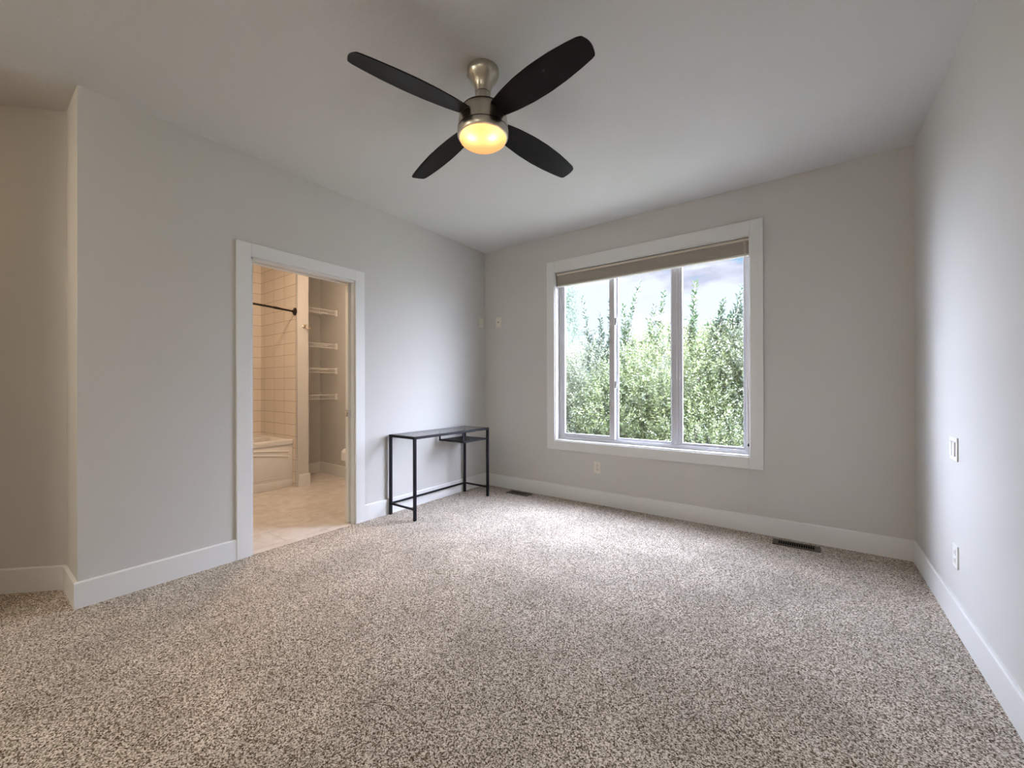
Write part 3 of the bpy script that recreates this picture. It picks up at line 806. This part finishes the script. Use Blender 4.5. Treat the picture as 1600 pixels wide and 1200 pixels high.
def tree(name, label, cat, base, trunk_top, blobs, n_twigs, leaf, m, seed, leaders=(), tr=0.09, lean=0.0, leaf_w=0.36):
    """trunk and branches as one mesh, leaves as one mesh; blobs: (cx,cy,cz,rx,ry,rz) crown masses"""
    rng = np.random.default_rng(seed); rnd = random.Random(seed)
    t = thing(name, label, cat, base)
    bx, by, bz = base
    bm = B()
    pts = [(0, 0, 0)]; top = Vector(trunk_top)-Vector(base)
    for i in range(1, 7):
        f = i/6; pts.append((top.x*f+rnd.uniform(-.05, .05), top.y*f+rnd.uniform(-.05, .05), top.z*f))
    tube(bm, pts, [tr*(1-0.55*i/6) for i in range(7)], 10)
    twigs = []    # (base, dir, length)
    vol = np.array([b[3]*b[4]*b[5] for b in blobs]); vol = vol/vol.sum()
    for bi, bl_ in enumerate(blobs):
        c = Vector(bl_[:3])-Vector(base)
        start = Vector(pts[rnd.randint(2, 6)])
        nb = 3
        for k in range(nb):
            e_ = c+Vector((rnd.uniform(-.7, .7)*bl_[3], rnd.uniform(-.7, .7)*bl_[4], rnd.uniform(-.3, .8)*bl_[5]))
            mid = (start+e_)/2+Vector((rnd.uniform(-.15, .15), rnd.uniform(-.15, .15), rnd.uniform(-.1, .15)))
            tube(bm, [start, (start+mid)/2, mid, (mid+e_)/2, e_], [tr*0.45, tr*0.35, tr*0.24, tr*0.15, 0.008], 6)
        nt_ = int(n_twigs*vol[bi])
        for k in range(nt_):
            d = Vector(rng.normal(size=3)).normalized()
            rr = rng.uniform(0.35, 1.0)**0.5
            p = c+Vector((d.x*bl_[3]*rr, d.y*bl_[4]*rr, d.z*bl_[5]*rr))
            dr = (d*0.7+Vector((0, 0, 0.75))+Vector(rng.normal(size=3))*0.35).normalized()
            twigs.append((p, dr, rng.uniform(0.18, 0.42)))
    for (x, y, z0, z1, dxx) in leaders:          # long upright shoots
        a = Vector((x, y, z0))-Vector(base); b_ = Vector((x+dxx, y, z1))-Vector(base)
        tube(bm, [a, (a+b_)/2+Vector((dxx*0.2, 0, 0)), b_], [0.012, 0.008, 0.003], 5)
        nseg = max(2, int((b_-a).length/0.16))
        for k in range(nseg):
            f = k/nseg; p = a.lerp(b_, f)
            twigs.append((p, (b_-a).normalized(), -0.22))
            if f < 0.80:
                for q in range(3 if f < 0.5 else 1):
                    dd = ((b_-a).normalized()+Vector(rng.normal(size=3))*0.5).normalized()
                    twigs.append((p, dd, -rng.uniform(0.16, 0.34)*(1.1-f)))
    obj('trunk', bm, M['bark'], t, smooth=True)
    # leaves
    V_, T_ = [], []
    for p, d, ln in twigs:
        d = np.array(d); p = np.array(p)
        a = np.cross(d, rng.normal(size=3)); a /= np.linalg.norm(a)+1e-9
        b_ = np.cross(d, a)
        lead = ln < 0; ln = abs(ln)
        nl = max(3, int(ln/leaf*(3.6 if lead else 2.6)))
        tw = rng.uniform(0, 1)
        for k in range(nl):
            f = (k+0.5)/nl
            an = k*2.4+rng.uniform(-.4, .4)
            side = a*math.cos(an)+b_*math.sin(an)
            ld = d*0.75+side*0.75+np.array((0, 0, -0.12))+rng.normal(size=3)*0.12; ld /= np.linalg.norm(ld)
            wd = np.cross(ld, side+rng.normal(size=3)*0.5); wd /= np.linalg.norm(wd)+1e-9
            nn = np.cross(ld, wd)
            s = leaf*(rng.uniform(1.2, 1.6) if lead else rng.uniform(0.7, 1.15)*(1.0-0.35*f))
            o = p+d*ln*f
            V_.append([o, o+ld*s*0.45+wd*s*leaf_w*0.55+nn*s*0.06, o+ld*s*0.98-nn*s*0.05, o+ld*s*0.45-wd*s*leaf_w*0.55+nn*s*0.06])
            T_.append(min(1, max(0, 0.55*tw+0.45*rng.uniform()))*(0.15 if lead else 1))  # shoot leaves tinted darker, their backlit shade put into the colour
    V_ = np.array(V_).reshape(-1, 3); n_ = len(T_)
    me = bpy.data.meshes.new('foliage')
    me.vertices.add(len(V_)); me.vertices.foreach_set('co', V_.ravel())
    idx = np.arange(n_)[:, None]*4
    tri = np.concatenate([idx+np.array([[0, 1, 2]]), idx+np.array([[0, 2, 3]])], axis=1).reshape(-1)
    me.loops.add(len(tri)); me.loops.foreach_set('vertex_index', tri.astype(np.int32))
    me.polygons.add(n_*2); me.polygons.foreach_set('loop_start', np.arange(0, n_*6, 3, dtype=np.int32))
    me.update(calc_edges=True)
    at = me.attributes.new('tint', 'FLOAT', 'POINT'); at.data.foreach_set('value', np.repeat(np.array(T_), 4).astype(np.float32))
    me.materials.append(m)
    fo = bpy.data.objects.new('foliage', me); COL.objects.link(fo); fo.parent = t
    return t

LM = leaf_mat('leaf_green', (0.018, 0.045, 0.014), (0.24, 0.275, 0.11))
LM2 = leaf_mat('leaf_grey_green', (0.025, 0.05, 0.028), (0.23, 0.25, 0.15))
LM3 = leaf_mat('leaf_dark', (0.025, 0.05, 0.03), (0.08, 0.125, 0.065))
tree('leafy_tree', 'bright green bushy tree in the middle of the window view', 'tree', (-2.2, 8.0, GZ), (-2.2, 7.9, 0.5),
     [(-2.0, 7.7, 1.2, 1.1, 0.9, 0.95), (-2.9, 7.7, 0.6, 0.9, 0.8, 0.9), (-1.5, 7.5, 0.2, 0.9, 0.8, 0.9), (-2.3, 7.6, -0.5, 1.2, 0.9, 0.7), (-1.2, 7.8, 1.5, 0.6, 0.6, 0.6)],
     11000, 0.062, LM, 11,
     leaders=[(-2.95, 7.5, 1.5, 3.05, 0.42), (-2.75, 7.5, 1.6, 2.65, -0.08), (-2.35, 7.5, 1.9, 2.60, 0.10), (-2.20, 7.5, 1.8, 2.80, 0.12), (-1.80, 7.6, 1.8, 2.45, 0.22), (-2.9, 7.5, 1.3, 2.3, -0.15), (-1.60, 7.5, 1.9, 2.90, 0.05), (-1.30, 7.5, 1.9, 2.55, 0.18), (-1.95, 7.3, 1.8, 2.4, 0.15)])
tree('leafy_tree', 'grey-green arching tree with bare limbs behind the window right pane', 'tree', (-0.2, 8.2, GZ), (-0.5, 8.0, 0.9),
     [(-0.6, 7.9, 1.5, 0.8, 0.8, 0.85), (0.2, 7.8, 1.3, 0.9, 0.8, 1.1), (-0.8, 7.7, 0.2, 0.8, 0.7, 0.8), (0.1, 7.6, -0.4, 1.0, 0.8, 0.8), (0.35, 8.0, 2.3, 0.8, 0.7, 0.8)],
     9000, 0.066, LM2, 23,
     leaders=[(-1.05, 7.5, 2.0, 2.75, 0.20), (-0.70, 7.5, 2.1, 2.7, 0.30), (-0.80, 7.6, 2.2, 3.0, 0.50), (-1.2, 7.5, 2.0, 2.55, 0.08), (-0.6, 7.6, 2.3, 3.25, 0.45), (-1.0, 7.6, 2.1, 2.75, 0.35)], tr=0.10)
tree('leafy_tree', 'pale green loose tree with tall shoots behind the sliding pane', 'tree', (-4.2, 8.4, GZ), (-4.1, 8.3, 0.6),
     [(-3.9, 8.0, 1.0, 0.9, 0.8, 1.0), (-4.8, 8.1, 0.8, 0.9, 0.8, 1.2), (-3.7, 7.9, -0.3, 0.9, 0.8, 0.9), (-4.7, 8.0, -0.4, 0.9, 0.8, 0.8)],
     9000, 0.062, LM2, 37,
     leaders=[(-3.70, 8.0, 1.6, 3.05, -0.22), (-3.55, 8.0, 1.5, 2.70, 0.06), (-3.35, 8.0, 1.4, 3.0, 0.08), (-3.75, 8.0, 1.4, 2.3, 0.1), (-3.4, 8.0, 1.4, 2.5, -0.1)])
tree('poplar_tree', 'narrow upright tree rising far off at the window left edge', 'tree', (-8.55, 15.5, GZ), (-8.55, 15.5, 3.5),
     [(-8.55, 15.5, 0.5, 0.8, 0.8, 2.2), (-8.55, 15.5, 3.2, 0.60, 0.6, 2.4), (-8.55, 15.5, 5.3, 0.4, 0.4, 1.4)], 2400, 0.13, LM3, 51)
for k, (hx, hy, hz, lb) in enumerate(((-8.6, 12.6, 0.9, 'dark background tree beyond the sliding pane shoots'), (-5.7, 12.3, 0.5, 'dark background tree seen low through the sliding pane'),
        (-2.9, 12.5, 0.6, 'dark background tree directly behind the bright green bushy tree'), (-0.3, 12.2, 0.9, 'dark background tree behind the grey-green arching tree'))):
    tree('background_tree', lb, 'tree', (hx, hy, GZ), (hx+0.1, hy, -0.5),
         [(hx-0.8, hy, hz-0.6, 1.1, 0.9, 1.3), (hx+0.8, hy, hz-0.7, 1.1, 0.9, 1.2), (hx, hy, hz, 1.2, 0.9, 1.2), ][:4 if k == 0 else 3]+([(hx, hy-0.1, hz-2.0, 1.9, 0.9, 1.2)] if k in (0, 3) else []), 2300, 0.14, LM3, 63+k)
